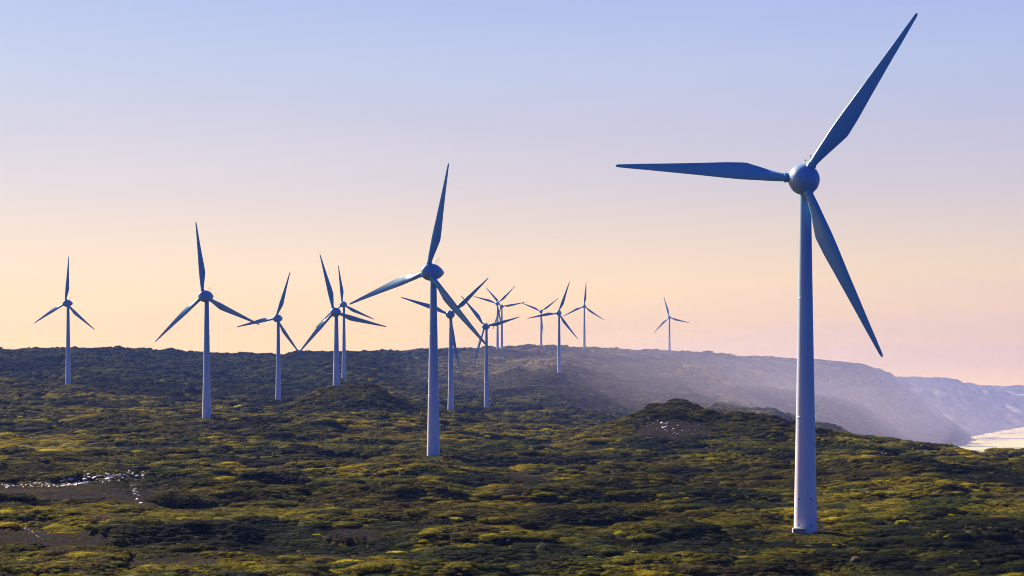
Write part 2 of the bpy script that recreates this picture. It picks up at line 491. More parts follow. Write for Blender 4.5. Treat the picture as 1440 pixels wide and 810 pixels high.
m_ground, t, b = mat('heath_ground')
c, geo, p = heath_colour(t)
at_b = N(t, 'ShaderNodeAttribute', attribute_name='bare')
soil = ramp(t, noise(t, 0.8, 6.0, 0.75, p), [(0.35, (0.005, 0.005, 0.007)), (0.55, (0.016, 0.012, 0.015)), (0.68, (0.06, 0.048, 0.046))])
c = mix(t, 1.0, c, (0.30, 0.31, 0.36), 'MULTIPLY')
at_t = N(t, 'ShaderNodeAttribute', attribute_name='tone')
c = mix(t, 1.0, c, at_t.outputs['Color'], 'MULTIPLY')
c = mix(t, at_b.outputs['Fac'], c, soil)
sepn = N(t, 'ShaderNodeSeparateXYZ')
t.links.new(geo.outputs['True Normal'], sepn.inputs[0])
at_c = N(t, 'ShaderNodeAttribute', attribute_name='cliff')
rockc = ramp(t, noise(t, 0.03, 5.0, 0.65, p, (1, 0.35, 2.0)), [(0.35, (0.045, 0.05, 0.03)), (0.50, (0.07, 0.07, 0.05)), (0.64, (0.42, 0.36, 0.28))])  # rock tone, with relief shading of the folds put into its contrast
c = mix(t, at_c.outputs['Fac'], c, rockc)
t.links.new(c, b.inputs['Base Color'])
b.inputs['Roughness'].default_value = 1.0
b.inputs['Specular IOR Level'].default_value = 0.02
bp = N(t, 'ShaderNodeBump')
bp.inputs['Strength'].default_value = 0.9
bp.inputs['Distance'].default_value = 0.5
t.links.new(noise(t, 1.4, 5.0, 0.7, p), bp.inputs['Height'])
t.links.new(bp.outputs[0], b.inputs['Normal'])

m_leaf, t, b = mat('heath_foliage')
geo = N(t, 'ShaderNodeNewGeometry')
p = geo.outputs['Position']
at_t = N(t, 'ShaderNodeAttribute', attribute_name='tint', attribute_type='INSTANCER')
c = mix(t, 1.0, at_t.outputs['Color'], ramp(t, noise(t, 1.3, 2.0, 0.6, p), [(0.32, (0.70, 0.72, 0.75)), (0.5, (1.0, 1.0, 1.0)), (0.68, (1.4, 1.33, 1.15))]), 'MULTIPLY')
t.links.new(c, b.inputs['Base Color'])
b.inputs['Roughness'].default_value = 0.9
b.inputs['Specular IOR Level'].default_value = 0.04
tr = N(t, 'ShaderNodeBsdfTranslucent')
t.links.new(mix(t, 1.0, c, (1.5, 1.35, 0.7), 'MULTIPLY'), tr.inputs['Color'])
mx = N(t, 'ShaderNodeMixShader')
mx.inputs[0].default_value = 0.16
t.links.new(b.outputs[0], mx.inputs[1])
t.links.new(tr.outputs[0], mx.inputs[2])
t.links.new(mx.outputs[0], t.nodes['Material Output'].inputs['Surface'])


def leaf_mat(name, c1, c2):
    m, t, b = mat(name)
    geo = N(t, 'ShaderNodeNewGeometry')
    c = ramp(t, noise(t, 1.3, 3.0, 0.6, geo.outputs['Position']), [(0.3, c1), (0.7, c2)])
    t.links.new(c, b.inputs['Base Color'])
    b.inputs['Roughness'].default_value = 0.9
    b.inputs['Specular IOR Level'].default_value = 0.05
    tr = N(t, 'ShaderNodeBsdfTranslucent')
    t.links.new(c, tr.inputs['Color'])
    mx = N(t, 'ShaderNodeMixShader')
    mx.inputs[0].default_value = 0.35
    t.links.new(b.outputs[0], mx.inputs[1])
    t.links.new(tr.outputs[0], mx.inputs[2])
    t.links.new(mx.outputs[0], t.nodes['Material Output'].inputs['Surface'])
    return m


m_yellow = leaf_mat('yellow_flowering_foliage', (0.26, 0.25, 0.012), (0.60, 0.56, 0.03))
m_olive = leaf_mat('olive_foliage', (0.035, 0.042, 0.012), (0.11, 0.095, 0.018))
m_dark = leaf_mat('dark_foliage', (0.022, 0.030, 0.014), (0.05, 0.055, 0.02))
m_pale = leaf_mat('pale_grey_foliage', (0.16, 0.14, 0.09), (0.30, 0.26, 0.17))

# painted steel and glass fibre
m_shade_paint, t, b = mat('turbine_shade_paint')
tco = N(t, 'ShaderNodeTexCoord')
shade_blue = ramp(t, noise(t, 0.6, 4.0, 0.6, tco.outputs['Object'], (1, 1, 0.12)), [(0.3, (0.11, 0.38, 0.70)), (0.7, (0.15, 0.43, 0.74))])  # blue of the shaded side put into the colour, with slight random variation
t.links.new(shade_blue, b.inputs['Base Color'])
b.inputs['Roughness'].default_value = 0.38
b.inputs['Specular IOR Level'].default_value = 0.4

m_shell, t, b = mat('hub_shade_paint')
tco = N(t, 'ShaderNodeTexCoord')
t.links.new(ramp(t, noise(t, 0.8, 4.0, 0.6, tco.outputs['Object']), [(0.3, (0.20, 0.40, 0.72)), (0.7, (0.25, 0.45, 0.76))]), b.inputs['Base Color'])  # shade-side blue in the colour here too, a little lighter than the blades
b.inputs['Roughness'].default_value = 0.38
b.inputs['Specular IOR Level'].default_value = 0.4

m_tower, t, b = mat('tower_shade_paint')
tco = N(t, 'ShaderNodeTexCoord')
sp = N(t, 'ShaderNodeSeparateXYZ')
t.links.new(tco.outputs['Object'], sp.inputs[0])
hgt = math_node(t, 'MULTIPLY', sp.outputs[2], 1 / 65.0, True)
shade_grad = ramp(t, hgt, [(0.0, (0.92, 0.86, 0.98)), (0.25, (0.76, 0.76, 0.94)), (0.55, (0.42, 0.58, 0.86)), (1.0, (0.15, 0.36, 0.70))])  # shade blue painted in towards the top, paler towards the foot
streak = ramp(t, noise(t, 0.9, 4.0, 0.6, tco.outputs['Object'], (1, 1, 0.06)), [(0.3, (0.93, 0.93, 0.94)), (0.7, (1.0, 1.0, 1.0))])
t.links.new(mix(t, 1.0, shade_grad, streak, 'MULTIPLY'), b.inputs['Base Color'])
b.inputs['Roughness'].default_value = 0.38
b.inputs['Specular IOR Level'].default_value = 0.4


def plain(name, col, rough=0.6, var=0.15, scale=2.0):
    m, t, b = mat(name)
    tco = N(t, 'ShaderNodeTexCoord')
    lo = tuple(v * (1 - var) for v in col)
    hi = tuple(min(1, v * (1 + var)) for v in col)
    t.links.new(ramp(t, noise(t, scale, 4, 0.6, tco.outputs['Object']), [(0.3, lo), (0.7, hi)]), b.inputs['Base Color'])
    b.inputs['Roughness'].default_value = rough
    return m


m_concrete = plain('concrete', (0.42, 0.39, 0.36), 0.85)
m_steel = plain('galvanised_steel', (0.55, 0.54, 0.52), 0.4)
m_rock = plain('pale_limestone', (0.74, 0.62, 0.60), 0.5, 0.25, 4.0)
m_bark = plain('grey_bark', (0.07, 0.055, 0.045), 0.9)
m_sand = plain('pale_sand', (0.30, 0.25, 0.20), 0.9, 0.2, 0.3)

m_sea, t, b = mat('sea_water')
geo = N(t, 'ShaderNodeNewGeometry')
fo = noise(t, 0.010, 6.0, 0.68, geo.outputs['Position'], (0.8, 0.45, 1))
at_f = N(t, 'ShaderNodeAttribute', attribute_name='surf')
fsum = math_node(t, 'ADD', fo, math_node(t, 'MULTIPLY', at_f.outputs['Fac'], 0.20))
foam = ramp(t, fsum, [(0.50, (0, 0, 0)), (0.60, (1, 1, 1))])
t.links.new(mix(t, foam, (0.06, 0.12, 0.16), (1.0, 0.88, 0.30)), b.inputs['Base Color'])
t.links.new(ramp(t, foam, [(0, (0.16, 0.16, 0.16)), (1, (0.9, 0.9, 0.9))]), b.inputs['Roughness'])
bp = N(t, 'ShaderNodeBump')
bp.inputs['Strength'].default_value = 0.3
bp.inputs['Distance'].default_value = 2.0
t.links.new(noise(t, 0.06, 6.0, 0.7, geo.outputs['Position'], (1, 0.4, 1)), bp.inputs['Height'])
t.links.new(bp.outputs[0], b.inputs['Normal'])

# ------------------------------------------------------------------ object helpers


def link(name, me, m=None, parent=None):
    o = bpy.data.objects.new(name, me)
    COL.objects.link(o)
    if m:
        me.materials.append(m)
    if parent:
        o.parent = parent
    return o


def tag(o, label=None, cat=None, group=None, kind=None):
    for k, v in (('label', label), ('category', cat), ('group', group), ('kind', kind)):
        if v:
            o[k] = v
    return o


def bm_mesh(name, bm, smooth_=True):
    me = bpy.data.meshes.new(name)
    bmesh.ops.recalc_face_normals(bm, faces=bm.faces)
    bm.to_mesh(me)
    bm.free()
    if smooth_:
        me.polygons.foreach_set('use_smooth', np.ones(len(me.polygons), bool))
        me.set_sharp_from_angle(angle=R(32))
    return me


def rings(bm, rs, close0=True, close1=True):
    vs_ = [[bm.verts.new(p) for p in r] for r in rs]
    n = len(rs[0])
    for a, b_ in zip(vs_[:-1], vs_[1:]):
        for i in range(n):
            bm.faces.new((a[i], a[(i + 1) % n], b_[(i + 1) % n], b_[i]))
    if close0:
        bm.faces.new(list(reversed(vs_[0])))
    if close1:
        bm.faces.new(vs_[-1])


def circ(r, z, n=48, f=lambda x, y, z: (x, y, z)):
    return [f(r * math.cos(2 * math.pi * i / n), r * math.sin(2 * math.pi * i / n), z) for i in range(n)]


# ------------------------------------------------------------------ setting: ground, sea
XX = (UU - 720.0) / F * DD
me = grid_mesh('heath_ground', XX, DD, CAMZ + HZ)
at_ = me.attributes.new('bare', 'FLOAT', 'POINT')
at_.data.foreach_set('value', HB.ravel().astype(np.float32))
at_ = me.attributes.new('tone', 'FLOAT_COLOR', 'POINT')
at_.data.foreach_set('color', tone(UU, DD).astype(np.float32).ravel())
slope = np.abs(np.gradient(HZ, axis=0)) / np.maximum(np.gradient(DD, axis=0), 1e-3) + np.abs(np.gradient(HZ, axis=1)) / np.maximum(np.abs(np.gradient(XX, axis=1)), 1e-3)
cl = smooth(2700, 3200, DD) * smooth(950, 1150, UU) * (0.35 + 0.65 * smooth(0.25, 0.7, slope)) * (1 - 0.6 * smooth(100, 130, CAMZ + HZ))
at_ = me.attributes.new('cliff', 'FLOAT', 'POINT')
at_.data.foreach_set('value', cl.ravel().astype(np.float32))
tag(link('ground', me, m_ground), 'rolling coastal heath rising to hazy sea cliffs', None, None, 'structure')

su = np.linspace(-880, 2320, 320)
sdist = np.exp(np.linspace(math.log(1500), math.log(9300), 220))
SU, SD = np.meshgrid(su, sdist)
me = grid_mesh('sea', (SU - 720) / F * SD, SD, np.zeros_like(SU))
gz = ground(SU.ravel(), SD.ravel())[0].reshape(SU.shape) + CAMZ
shore = smooth(-16, -1, gz)
at_ = me.attributes.new('surf', 'FLOAT', 'POINT')
at_.data.foreach_set('value', (0.55 + 0.45 * shore).ravel().astype(np.float32))
tag(link('sea', me, m_sea), 'bright surf below the cliffs', None, None, 'structure')

# ------------------------------------------------------------------ haze
def box_mesh(name, x0, x1, y0, y1, z0, z1):
    bm = bmesh.new()
    bmesh.ops.create_cube(bm, size=1)
    for v in bm.verts:
        v.co = Vector((x0 + (v.co.x + .5) * (x1 - x0), y0 + (v.co.y + .5) * (y1 - y0), z0 + (v.co.z + .5) * (z1 - z0)))
    return bm_mesh(name, bm, False)


def volume_mat(name, col, dens, aniso):
    m = bpy.data.materials.new(name)
    m.use_nodes = True
    t = m.node_tree
    t.nodes.clear()
    v = N(t, 'ShaderNodeVolumePrincipled')
    v.inputs['Color'].default_value = (*col, 1)
    v.inputs['Density'].default_value = dens
    v.inputs['Anisotropy'].default_value = aniso
    o = N(t, 'ShaderNodeOutputMaterial')
    t.links.new(v.outputs[0], o.inputs['Volume'])
    return m


zmin = float(HZ.min()) + CAMZ
tag(link('haze', box_mesh('haze', -5500, 5500, -60, 9600, zmin - 1.0, CAMZ + 175), volume_mat('thin_haze', (0.17, 0.30, 0.95), 0.00005, 0.1)),
    'thin even sea haze over the whole coast', None, None, 'stuff')


def spray(name, loc, size, dens, col, label):
    bm = bmesh.new()
    bmesh.ops.create_icosphere(bm, subdivisions=5, radius=1)
    o = link(name, bm_mesh(name, bm), volume_mat(name, col, dens, 0.2))
    o.location = loc
    o.scale = size
    tag(o, label, None, None, 'stuff')


for k in range(3):
    f_ = 1.0 - 0.22 * k
    spray('sea_spray', (780, 3400, 60), (1130 * f_, 2100 * f_, 200 * f_), 0.000065, (0.31, 0.42, 1.0), 'drifting sea spray over the cliffs')
for k in range(6):
    f_ = 1.30 - 0.19 * k
    spray('low_mist', (265, 2800, 52), (390 * f_, 900 * f_, 95 * f_), 0.00008, (0.86, 0.78, 0.84), 'bright low mist in the valley behind the central hill')
for k in range(3):
    f_ = 1.0 - 0.24 * k
    spray('surf_mist', (850, 4100, 5), (480 * f_, 1100 * f_, 75 * f_), 0.00004, (0.70, 0.62, 0.85), 'bright spray along the foot of the cliffs')


# ------------------------------------------------------------------ wind turbines
AX = lambda s, r, n=40: [(r * math.cos(2 * math.pi * i / n), -s, r * math.sin(2 * math.pi * i / n)) for i in range(n)]
HUBP = [(5.22, 0.12), (5.16, 0.45), (5.0, 0.9), (4.75, 1.32), (4.4, 1.75), (3.95, 2.13), (3.4, 2.45), (2.8, 2.68), (2.2, 2.80), (1.7, 2.85), (1.45, 2.85)]
NACP = [(1.37, 2.70), (1.37, 2.86), (0.9, 2.85), (0.2, 2.75), (-0.7, 2.55), (-1.6, 2.26), (-2.5, 1.88), (-3.3, 1.46), (-4.1, 1.0), (-4.8, 0.58), (-5.25, 0.28), (-5.4, 0.08)]


def blade_mesh():
    rr = [2.3, 3.0, 4.0, 5.0, 6.0, 7.0, 8.0, 9.0, 9.8, 10.4, 10.8, 11.6, 12.5, 14.5, 17, 20, 23.5, 27, 30, 32.5, 34.3, 35.3, 35.75, 35.9]
    ct = [(2.3, 1.42), (3.6, 1.46), (9.9, 3.05), (11.0, 3.34), (11.8, 3.26), (14.5, 3.05), (20, 2.3), (27, 1.5), (32.5, 0.92), (35.3, 0.58), (35.75, 0.42), (35.9, 0.2)]
    tt = [(2.3, 1.0), (4.0, 0.97), (6, 0.66), (8, 0.42), (10, 0.31), (15, 0.24), (25, 0.18), (36, 0.15)]
    lt = [(2.3, 0.5), (3.6, 0.5), (6, 0.40), (8, 0.33), (10.8, 0.28), (20, 0.28), (30, 0.31), (36, 0.42)]
    tw = [(2.3, 19), (6, 17), (10, 12), (15, 9), (20, 6), (28, 3), (36, 1)]
    I = lambda tb, r: float(np.interp(r, [a for a, _ in tb], [b_ for _, b_ in tb]))
    bm = bmesh.new()
    n = 28
    rs = []
    for r in rr:
        c_, th, le, a = I(ct, r), I(tt, r), I(lt, r), R(I(tw, r) + 2)
        w = smooth(3.6, 8.0, np.array(r)).item()
        ring = []
        for i in range(n):
            q = 2 * math.pi * i / n
            # circle blended into an aerofoil
            xc = 0.5 - 0.5 * math.cos(q)
            yc = 0.5 * math.sin(q)
            yt = 5 * (0.2969 * math.sqrt(xc) - 0.126 * xc - 0.3516 * xc ** 2 + 0.2843 * xc ** 3 - 0.1036 * xc ** 4)
            ya = math.copysign(yt, math.sin(q)) + 0.10 * 4 * xc * (1 - xc) * 0.5
            y_ = (yc * (1 - w) + ya * w) * th * c_
            x_ = (xc - le) * c_
            ring.append((x_ * math.cos(a) - y_ * math.sin(a), x_ * math.sin(a) + y_ * math.cos(a), r))
        rs.append(ring)
    rings(bm, rs)
    return bm_mesh('blade', bm)


def tower_mesh():
    bm = bmesh.new()
    H = 62.6
    zs = [-3.0, 0, 10, 21, 21.05, 21.3, 21.35, 32, 43, 43.05, 43.3, 43.35, 54, H - 0.6, H - 0.55, H + 0.2]
    f = lambda z: float(np.interp(z, [-3, 0, 15, 40, 63], [2.2, 2.15, 1.85, 1.4, 1.02]))
    rs = []
    for z in zs:
        e = 0.035 if (21.04 < z < 21.31 or 43.04 < z < 43.31 or z > H - 0.58) else 0
        rs.append(circ(f(z) + e, z))
    rings(bm, rs)
    return bm_mesh('tower', bm)


def revolve(name, prof):
    bm = bmesh.new()
    rings(bm, [AX(s, r) for s, r in prof])
    return bm_mesh(name, bm)


def collar_mesh():
    bm = bmesh.new()
    rings(bm, [circ(r, z, 32) for r, z in ((0.82, 2.5), (0.82, 2.95), (0.92, 3.0), (0.92, 3.2), (0.82, 3.25), (0.74, 3.3))])
    return bm_mesh('root_collar', bm)


def tube(bm, pts, r, n=10):
    pts = [Vector(p) for p in pts]
    rs = []
    for i, p in enumerate(pts):
        d = (pts[min(i + 1, len(pts) - 1)] - pts[max(i - 1, 0)]).normalized()
        a = d.orthogonal().normalized() if abs(d.x) > 0.99 else d.cross(Vector((1, 0, 0))).normalized()
        b_ = d.cross(a)
        rs.append([tuple(p + r * (math.cos(2 * math.pi * k / n) * a + math.sin(2 * math.pi * k / n) * b_)) for k in range(n)])
    rings(bm, rs)


def add_box(bm, c_, s, bev=0.0):
    g = bmesh.ops.create_cube(bm, size=1)
    for v in g['verts']:
        v.co = Vector((c_[0] + v.co.x * s[0], c_[1] + v.co.y * s[1], c_[2] + v.co.z * s[2]))
    if bev:
        bmesh.ops.bevel(bm, geom=list({e for v in g['verts'] for e in v.link_edges}), offset=bev, segments=2, affect='EDGES')


def make_turbine():
    root = bpy.data.objects.new('wind_turbine', None)
    COL.objects.link(root)
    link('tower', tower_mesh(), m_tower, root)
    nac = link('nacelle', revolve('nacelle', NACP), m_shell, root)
    nac.location.z = 65
    bm = bmesh.new()
    tube(bm, [(0.5, 2.2, 1.7), (0.5, 2.2, 4.6)], 0.05, 8)
    tube(bm, [(-0.5, 2.2, 1.7), (-0.5, 2.2, 4.2)], 0.05, 8)
    tube(bm, [(-0.7, 2.2, 3.9), (0.7, 2.2, 3.9)], 0.04, 8)
    add_box(bm, (0.5, 2.2, 4.7), (0.3, 0.3, 0.2), 0.04)
    link('wind_sensor_mast', bm_mesh('wind_sensor_mast', bm, False), m_steel, nac)
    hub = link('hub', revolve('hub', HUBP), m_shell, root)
    hub.location.z = 65
    bme, cme = blade_mesh(), collar_mesh()
    for k in range(3):
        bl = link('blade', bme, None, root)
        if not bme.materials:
            bme.materials.append(m_shade_paint)
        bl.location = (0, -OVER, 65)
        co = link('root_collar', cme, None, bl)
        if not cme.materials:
            cme.materials.append(m_shade_paint)
    return root


def copy_tree(o, parent=None):
    c_ = o.copy()
    COL.objects.link(c_)
    if parent:
        c_.parent = parent
    for ch in list(o.children):
        copy_tree(ch, c_)
    return c_


T0 = None
for label, foot, H, phi, base in PLACES:
    t0 = T0 is None
    o = make_turbine() if t0 else copy_tree(T0)
    if t0:
        T0 = o
    o.location = foot
    o.rotation_euler = (0, 0, phi)
    tag(o, label, 'wind turbine', 'wind turbines across the coastal heath')
    k = 0
    for ch in o.children:
        nm = ch.name.split('.')[0]
        if nm == 'tower':
            ch.scale.z = H / 65.0
        else:
            ch.location.z = H
        if nm == 'blade':
            ch.rotation_euler = (0, base + k * 2 * math.pi / 3, 0)
            k += 1

# pieces at the foot of the nearest turbine (parts of it; its own axes: turned back to face the camera)
big = T0
rot = Matrix.Rotation(-big.rotation_euler.z, 4, 'Z')


def on_big(name, bm, m, smooth_=False):
    bmesh.ops.transform(bm, matrix=rot, verts=bm.verts)
    return link(name, bm_mesh(name, bm, smooth_), m, big)


bm = bmesh.new()
add_box(bm, (-1.55, -2.1, 0.0), (2.2, 1.8, 1.7), 0.06)
on_big('concrete_block', bm, m_concrete)
bm = bmesh.new()
for dx in (0.0, -0.35):
    tube(bm, [(2.0 + dx, -0.9 + 0.5 * dx, 2.0), (2.5 + dx, -1.0, 1.9), (3.1 + dx, -1.1, 1.3), (3.5 + dx, -1.1, 0.4), (3.6 + dx, -1.1, -0.6), (3.6 + dx, -1.1, -2.0)], 0.06, 10)
on_big('cable_loop', bm, m_steel, True)
for x_, y_, z_ in ((-1.45, -1.45, 6.2), (0.75, -1.86, 6.2), (-1.45, -1.55, 1.35), (0.75, -1.95, 1.35)):
    bm = bmesh.new()
    add_box(bm, (x_, y_, z_), (0.3, 0.34, 0.42), 0.05)
    on_big('service_box', bm, m_shade_paint)

# ------------------------------------------------------------------ shrubs (ground cover)


def shrub_mesh(name, n, leaf, seed, flat=0.6, lumps=5, jit=0.36):
    """leaf-sized faces spread through a lumpy low crown of unit radius"""
    rg = np.random.default_rng(seed)
    cen = [(0, 0, 0.15, 0.75)]
    for k in range(lumps):
        a = rg.uniform(0, 6.28)
        q = rg.uniform(0.3, 0.62)
        cen.append((q * math.cos(a), q * math.sin(a), rg.uniform(0.0, 0.35), rg.uniform(0.3, 0.52)))
    vs_, fs = [], []
    for i in range(n):
        cx, cy_, cz, cr = cen[rg.integers(len(cen))]
        dv = rg.normal(size=3)
        dv[2] = abs(dv[2]) * 0.9 - 0.25
        dv /= np.linalg.norm(dv)
        r = cr * rg.uniform(0.72, 1.06)
        p_ = np.array([cx, cy_, cz]) + dv * r
        p_[2] *= flat
        nn = dv + rg.normal(size=3) * jit
        nn /= np.linalg.norm(nn)
        a = np.cross(nn, rg.normal(size=3))
        a /= np.linalg.norm(a)
        b_ = np.cross(nn, a)
        s = leaf * rg.uniform(0.6, 1.4)
        k0 = len(vs_)
        for (sa, sb) in ((-1, -0.25), (0.0, -0.6), (1, 0.1), (0.1, 0.6)):
            vs_.append(tuple(p_ + a * sa * s + b_ * sb * s))
        fs.append((k0, k0 + 1, k0 + 2, k0 + 3))
    # dense twiggy heart of each clump, so that little sunlight leaks through
    for (cx, cy_, cz, cr) in cen:
        k0 = len(vs_)
        r = cr * 0.80
        for v, pol in ((0, 1.0), (1, 0.75), (2, 0.30), (3, -0.35)):
            for q in range(8):
                a = 2 * math.pi * (q + 0.5 * (v % 2)) / 8
                rad = math.sqrt(max(0.0, 1 - pol * pol)) * r * rg.uniform(0.88, 1.08)
                vs_.append((cx + rad * math.cos(a), cy_ + rad * math.sin(a), (cz + pol * r * rg.uniform(0.92, 1.05)) * flat))
        for v in range(3):
            for q in range(8):
                fs.append((k0 + v * 8 + q, k0 + v * 8 + (q + 1) % 8, k0 + v * 8 + 8 + (q + 1) % 8, k0 + v * 8 + 8 + q))
    me = bpy.data.meshes.new(name)
    me.from_pydata(vs_, [], fs)
    return me


# ------------------------------------------------------------------ single shrubs one can point to


def stems_mesh(name, seed):
    rg = random.Random(seed)
    bm = bmesh.new()
    for k in range(7):
        a = rg.uniform(0, 6.28)
        q = rg.uniform(0.15, 0.5)
        tube(bm, [(0.05 * math.cos(a), 0.05 * math.sin(a), -0.3), (0.4 * q * math.cos(a), 0.4 * q * math.sin(a), 0.1), (q * math.cos(a), q * math.sin(a), rg.uniform(0.25, 0.4))], 0.025, 6)
    return bm_mesh(name, bm)


KEEPOUT = []      # (x, y, radius, clear length in front) kept free of ground cover


def shrub(px, py, rx, rz, m, label, seed, n=2600, leaf=0.05):
    D, p_ = at(px, py)
    root = bpy.data.objects.new('shrub', None)
    COL.objects.link(root)
    root.location = p_ + Vector((0, 0, -0.25 * rz))
    root.rotation_euler.z = seed * 1.3
    root.scale = (rx, rx * 0.9, rz)
    KEEPOUT.append((p_.x, p_.y, rx * 0.75, rx * 0.9 + 1.5 * rz + 7))
    tag(root, label, 'shrub')
    link('foliage', shrub_mesh('foliage', n, leaf, seed, 1.0, 9), m, root)
    link('stem', stems_mesh('stem', seed), m_bark, root)
    return root


shrub(246, 701, 8.6, 4.6, m_olive, 'big rounded olive shrub right of the pale stones at left', 301, 9000, 0.028)
shrub(222, 706, 4.6, 3.0, m_dark, 'dark round shrub at front left of the big rounded olive shrub', 302, 5000, 0.035)
shrub(291, 709, 3.4, 2.4, m_olive, 'smaller olive shrub at front right of the big rounded olive shrub', 303, 4500, 0.04)
shrub(872, 753, 1.5, 1.3, m_yellow, 'brightest yellow flowering shrub, in the middle foreground left of the largest turbine', 304)
shrub(762, 772, 1.1, 1.6, m_pale, 'tall pale yellowish shrub in the foreground left of the yellow flowering shrub', 305)
shrub(887, 759, 1.3, 0.7, m_yellow, 'low yellow flowering shrub just below the brightest yellow one', 306)
shrub(1268, 740, 2.0, 1.4, m_yellow, 'yellow flowering shrub on the heath right of the largest turbine', 307)
shrub(1234, 738, 1.9, 1.6, m_dark, 'dark green shrub beside the yellow one right of the largest turbine', 308)
shrub(1173, 768, 0.8, 0.6, m_yellow, 'small yellow shrub close in front of the largest turbine', 309)
shrub(1204, 788, 1.2, 1.0, m_pale, 'pale grey-yellow shrub below right of the largest turbine', 310)
shrub(955, 569, 1.6, 1.8, m_dark, 'small dark shrub on the very top of the central hill', 311)
shrub(640, 730, 2.4, 0.9, m_yellow, 'low yellow-green shrub on the plain below the second largest turbine', 312)
shrub(70, 634, 6.5, 1.2, m_yellow, 'broad flat yellow shrub at the left above the pale stones', 313, 6000, 0.03)
shrub(45, 605, 9.0, 2.4, m_dark, 'broad dark flat-topped shrub at far left below the leftmost turbine', 314, 8000, 0.028)

# ------------------------------------------------------------------ pale rocks


def rock_mesh(name, seed):
    rg = np.random.default_rng(seed)
    bm = bmesh.new()
    bmesh.ops.create_icosphere(bm, subdivisions=2, radius=1)
    k = rg.normal(size=(7, 3))
    k /= np.linalg.norm(k, axis=1)[:, None]
    for v in bm.verts:
        p_ = np.array(v.co)
        for kk in k:
            dd = p_ @ kk
            if dd > 0.62:
                p_ = p_ - kk * (dd - 0.62)
        v.co = Vector((p_[0] * 1.2, p_[1], p_[2] * 0.6))
    return bm_mesh(name, bm, False)


rock_meshes = [rock_mesh('rock', s) for s in range(5)]
for me in rock_meshes:
    me.materials.append(m_rock)


def rock(px, py, size, label, group):
    D, p_ = at(px, py)
    o = bpy.data.objects.new('rock', random.choice(rock_meshes))
    COL.objects.link(o)
    o.location = p_ + Vector((0, 0, 0.15 * size))
    size *= random.choice((0.7, 0.85, 1.0, 1.2))
    o.scale = (size * random.uniform(0.8, 1.5), size * random.uniform(0.7, 1.2), size * random.uniform(0.6, 1.1))
    KEEPOUT.append((p_.x, p_.y, size + 0.3, size + 11.0))
    o.rotation_euler = (random.uniform(0.1, 0.6), random.uniform(-0.4, 0.4), random.uniform(0, 6.28))
    tag(o, label, 'rock', group)


L1 = 'pale stone among the strip of stones across bare ground at left'
G1 = 'pale stones on the bare ground at left'
pts = []
for k in range(105):
    x_ = random.uniform(0, 125)
    pts.append((x_, 684.5 - 0.035 * x_ + random.gauss(0, 1.8), random.choice((0.26, 0.3, 0.36, 0.45))))
for k in range(80):
    x_ = random.uniform(118, 202)
    pts.append((x_, 674.5 - 0.05 * (x_ - 118) + random.gauss(0, 3.2), random.choice((0.26, 0.32, 0.4, 0.55))))
for k in range(16):
    t_ = k / 15
    pts.append((186 + 12 * t_ + random.gauss(0, 2), 682 + 29 * t_ + random.gauss(0, 1), random.choice((0.25, 0.3, 0.4))))
for x_, y_, s_ in pts:
    rock(x_, y_, s_, L1, G1)
for k in range(9):
    rock(36 + 24 * (k / 8) + random.gauss(0, 2), 745 + 14 * (k / 8) + random.gauss(0, 2), random.choice((0.15, 0.2, 0.3)), 'pale stone on the dark bare ground at bottom left', 'pale stones at bottom left')
for k in range(34):
    q = random.random()
    rock(903 + 75 * q + random.gauss(0, 6), 592 + 17 * q + random.gauss(0, 5), random.choice((0.2, 0.3, 0.3, 0.45)), 'pale stone on the dark flank of the central hill', 'pale stones on the hill')
for k in range(8):
    rock(936 + random.gauss(0, 3), 598 + random.gauss(0, 3), 0.5, 'pale stone on the dark flank of the central hill', 'pale stones on the hill')
rock(994, 631, 0.55, 'single pale stone below the stony flank of the central hill', None)
rock(1241, 638, 0.6, 'bright upper stone of the pair on the scrub right of the largest turbine', None)
rock(1245, 641, 0.5, 'bright lower stone of the pair on the scrub right of the largest turbine', None)
rock(714, 761, 0.24, 'lone pale stone at bottom centre in scrub', None)

# ------------------------------------------------------------------ ground cover scrub
protos = bpy.data.collections.new('shrub_kinds')       # not linked to the scene: only instanced as ground cover
FLAT = [0.8, 0.65, 0.9, 0.7, 0.75, 0.75, 0.74, 0.62, 0.82, 0.68, 0.58, 0.78]
for k in range(12):
    big_ = k >= 6
    o = bpy.data.objects.new('heath_shrub', shrub_mesh('heath_shrub', 3000 if big_ else 700, 0.046 if big_ else 0.085, 100 + k, FLAT[k], 8 if big_ else 5, 0.26))
    o.data.materials.append(m_leaf)
    protos.objects.link(o)

SPECIES = np.array([(0.014, 0.021, 0.010), (0.028, 0.040, 0.010), (0.068, 0.080, 0.008), (0.115, 0.110, 0.007), (0.225, 0.192, 0.006),
                    (0.115, 0.106, 0.011), (0.068, 0.048, 0.022), (0.075, 0.108, 0.007), (0.265, 0.215, 0.006), (0.40, 0.37, 0.008)])


def plant_colour(x, y, u, n):
    """one colour per plant: species grow in patches, with odd ones mixed in"""
    k = fbm(x / 42, y / 46, 150, 3) + 0.45 * (fbm(x / 12, y / 12, 155, 2) - 0.5) + RNG.normal(0, 0.022, n)
    k = np.clip((k - 0.28) / 0.44, 0, 0.999) * (len(SPECIES) - 2)
    i0 = k.astype(int)
    f = (k - i0)[:, None]
    c = SPECIES[i0] * (1 - f) + SPECIES[i0 + 1] * f
    c = np.where((RNG.uniform(0, 1, n) < 0.006)[:, None], SPECIES[9], c)
    c = c * (0.5 + 0.65 * smooth(0.38, 0.54, fbm(x / 85, y / 100, 170, 2)))[:, None]
    c = c * RNG.lognormal(0, 0.13, n)[:, None]
    return np.concatenate([c * tone(u, y)[:, :3], np.ones((n, 1))], 1)


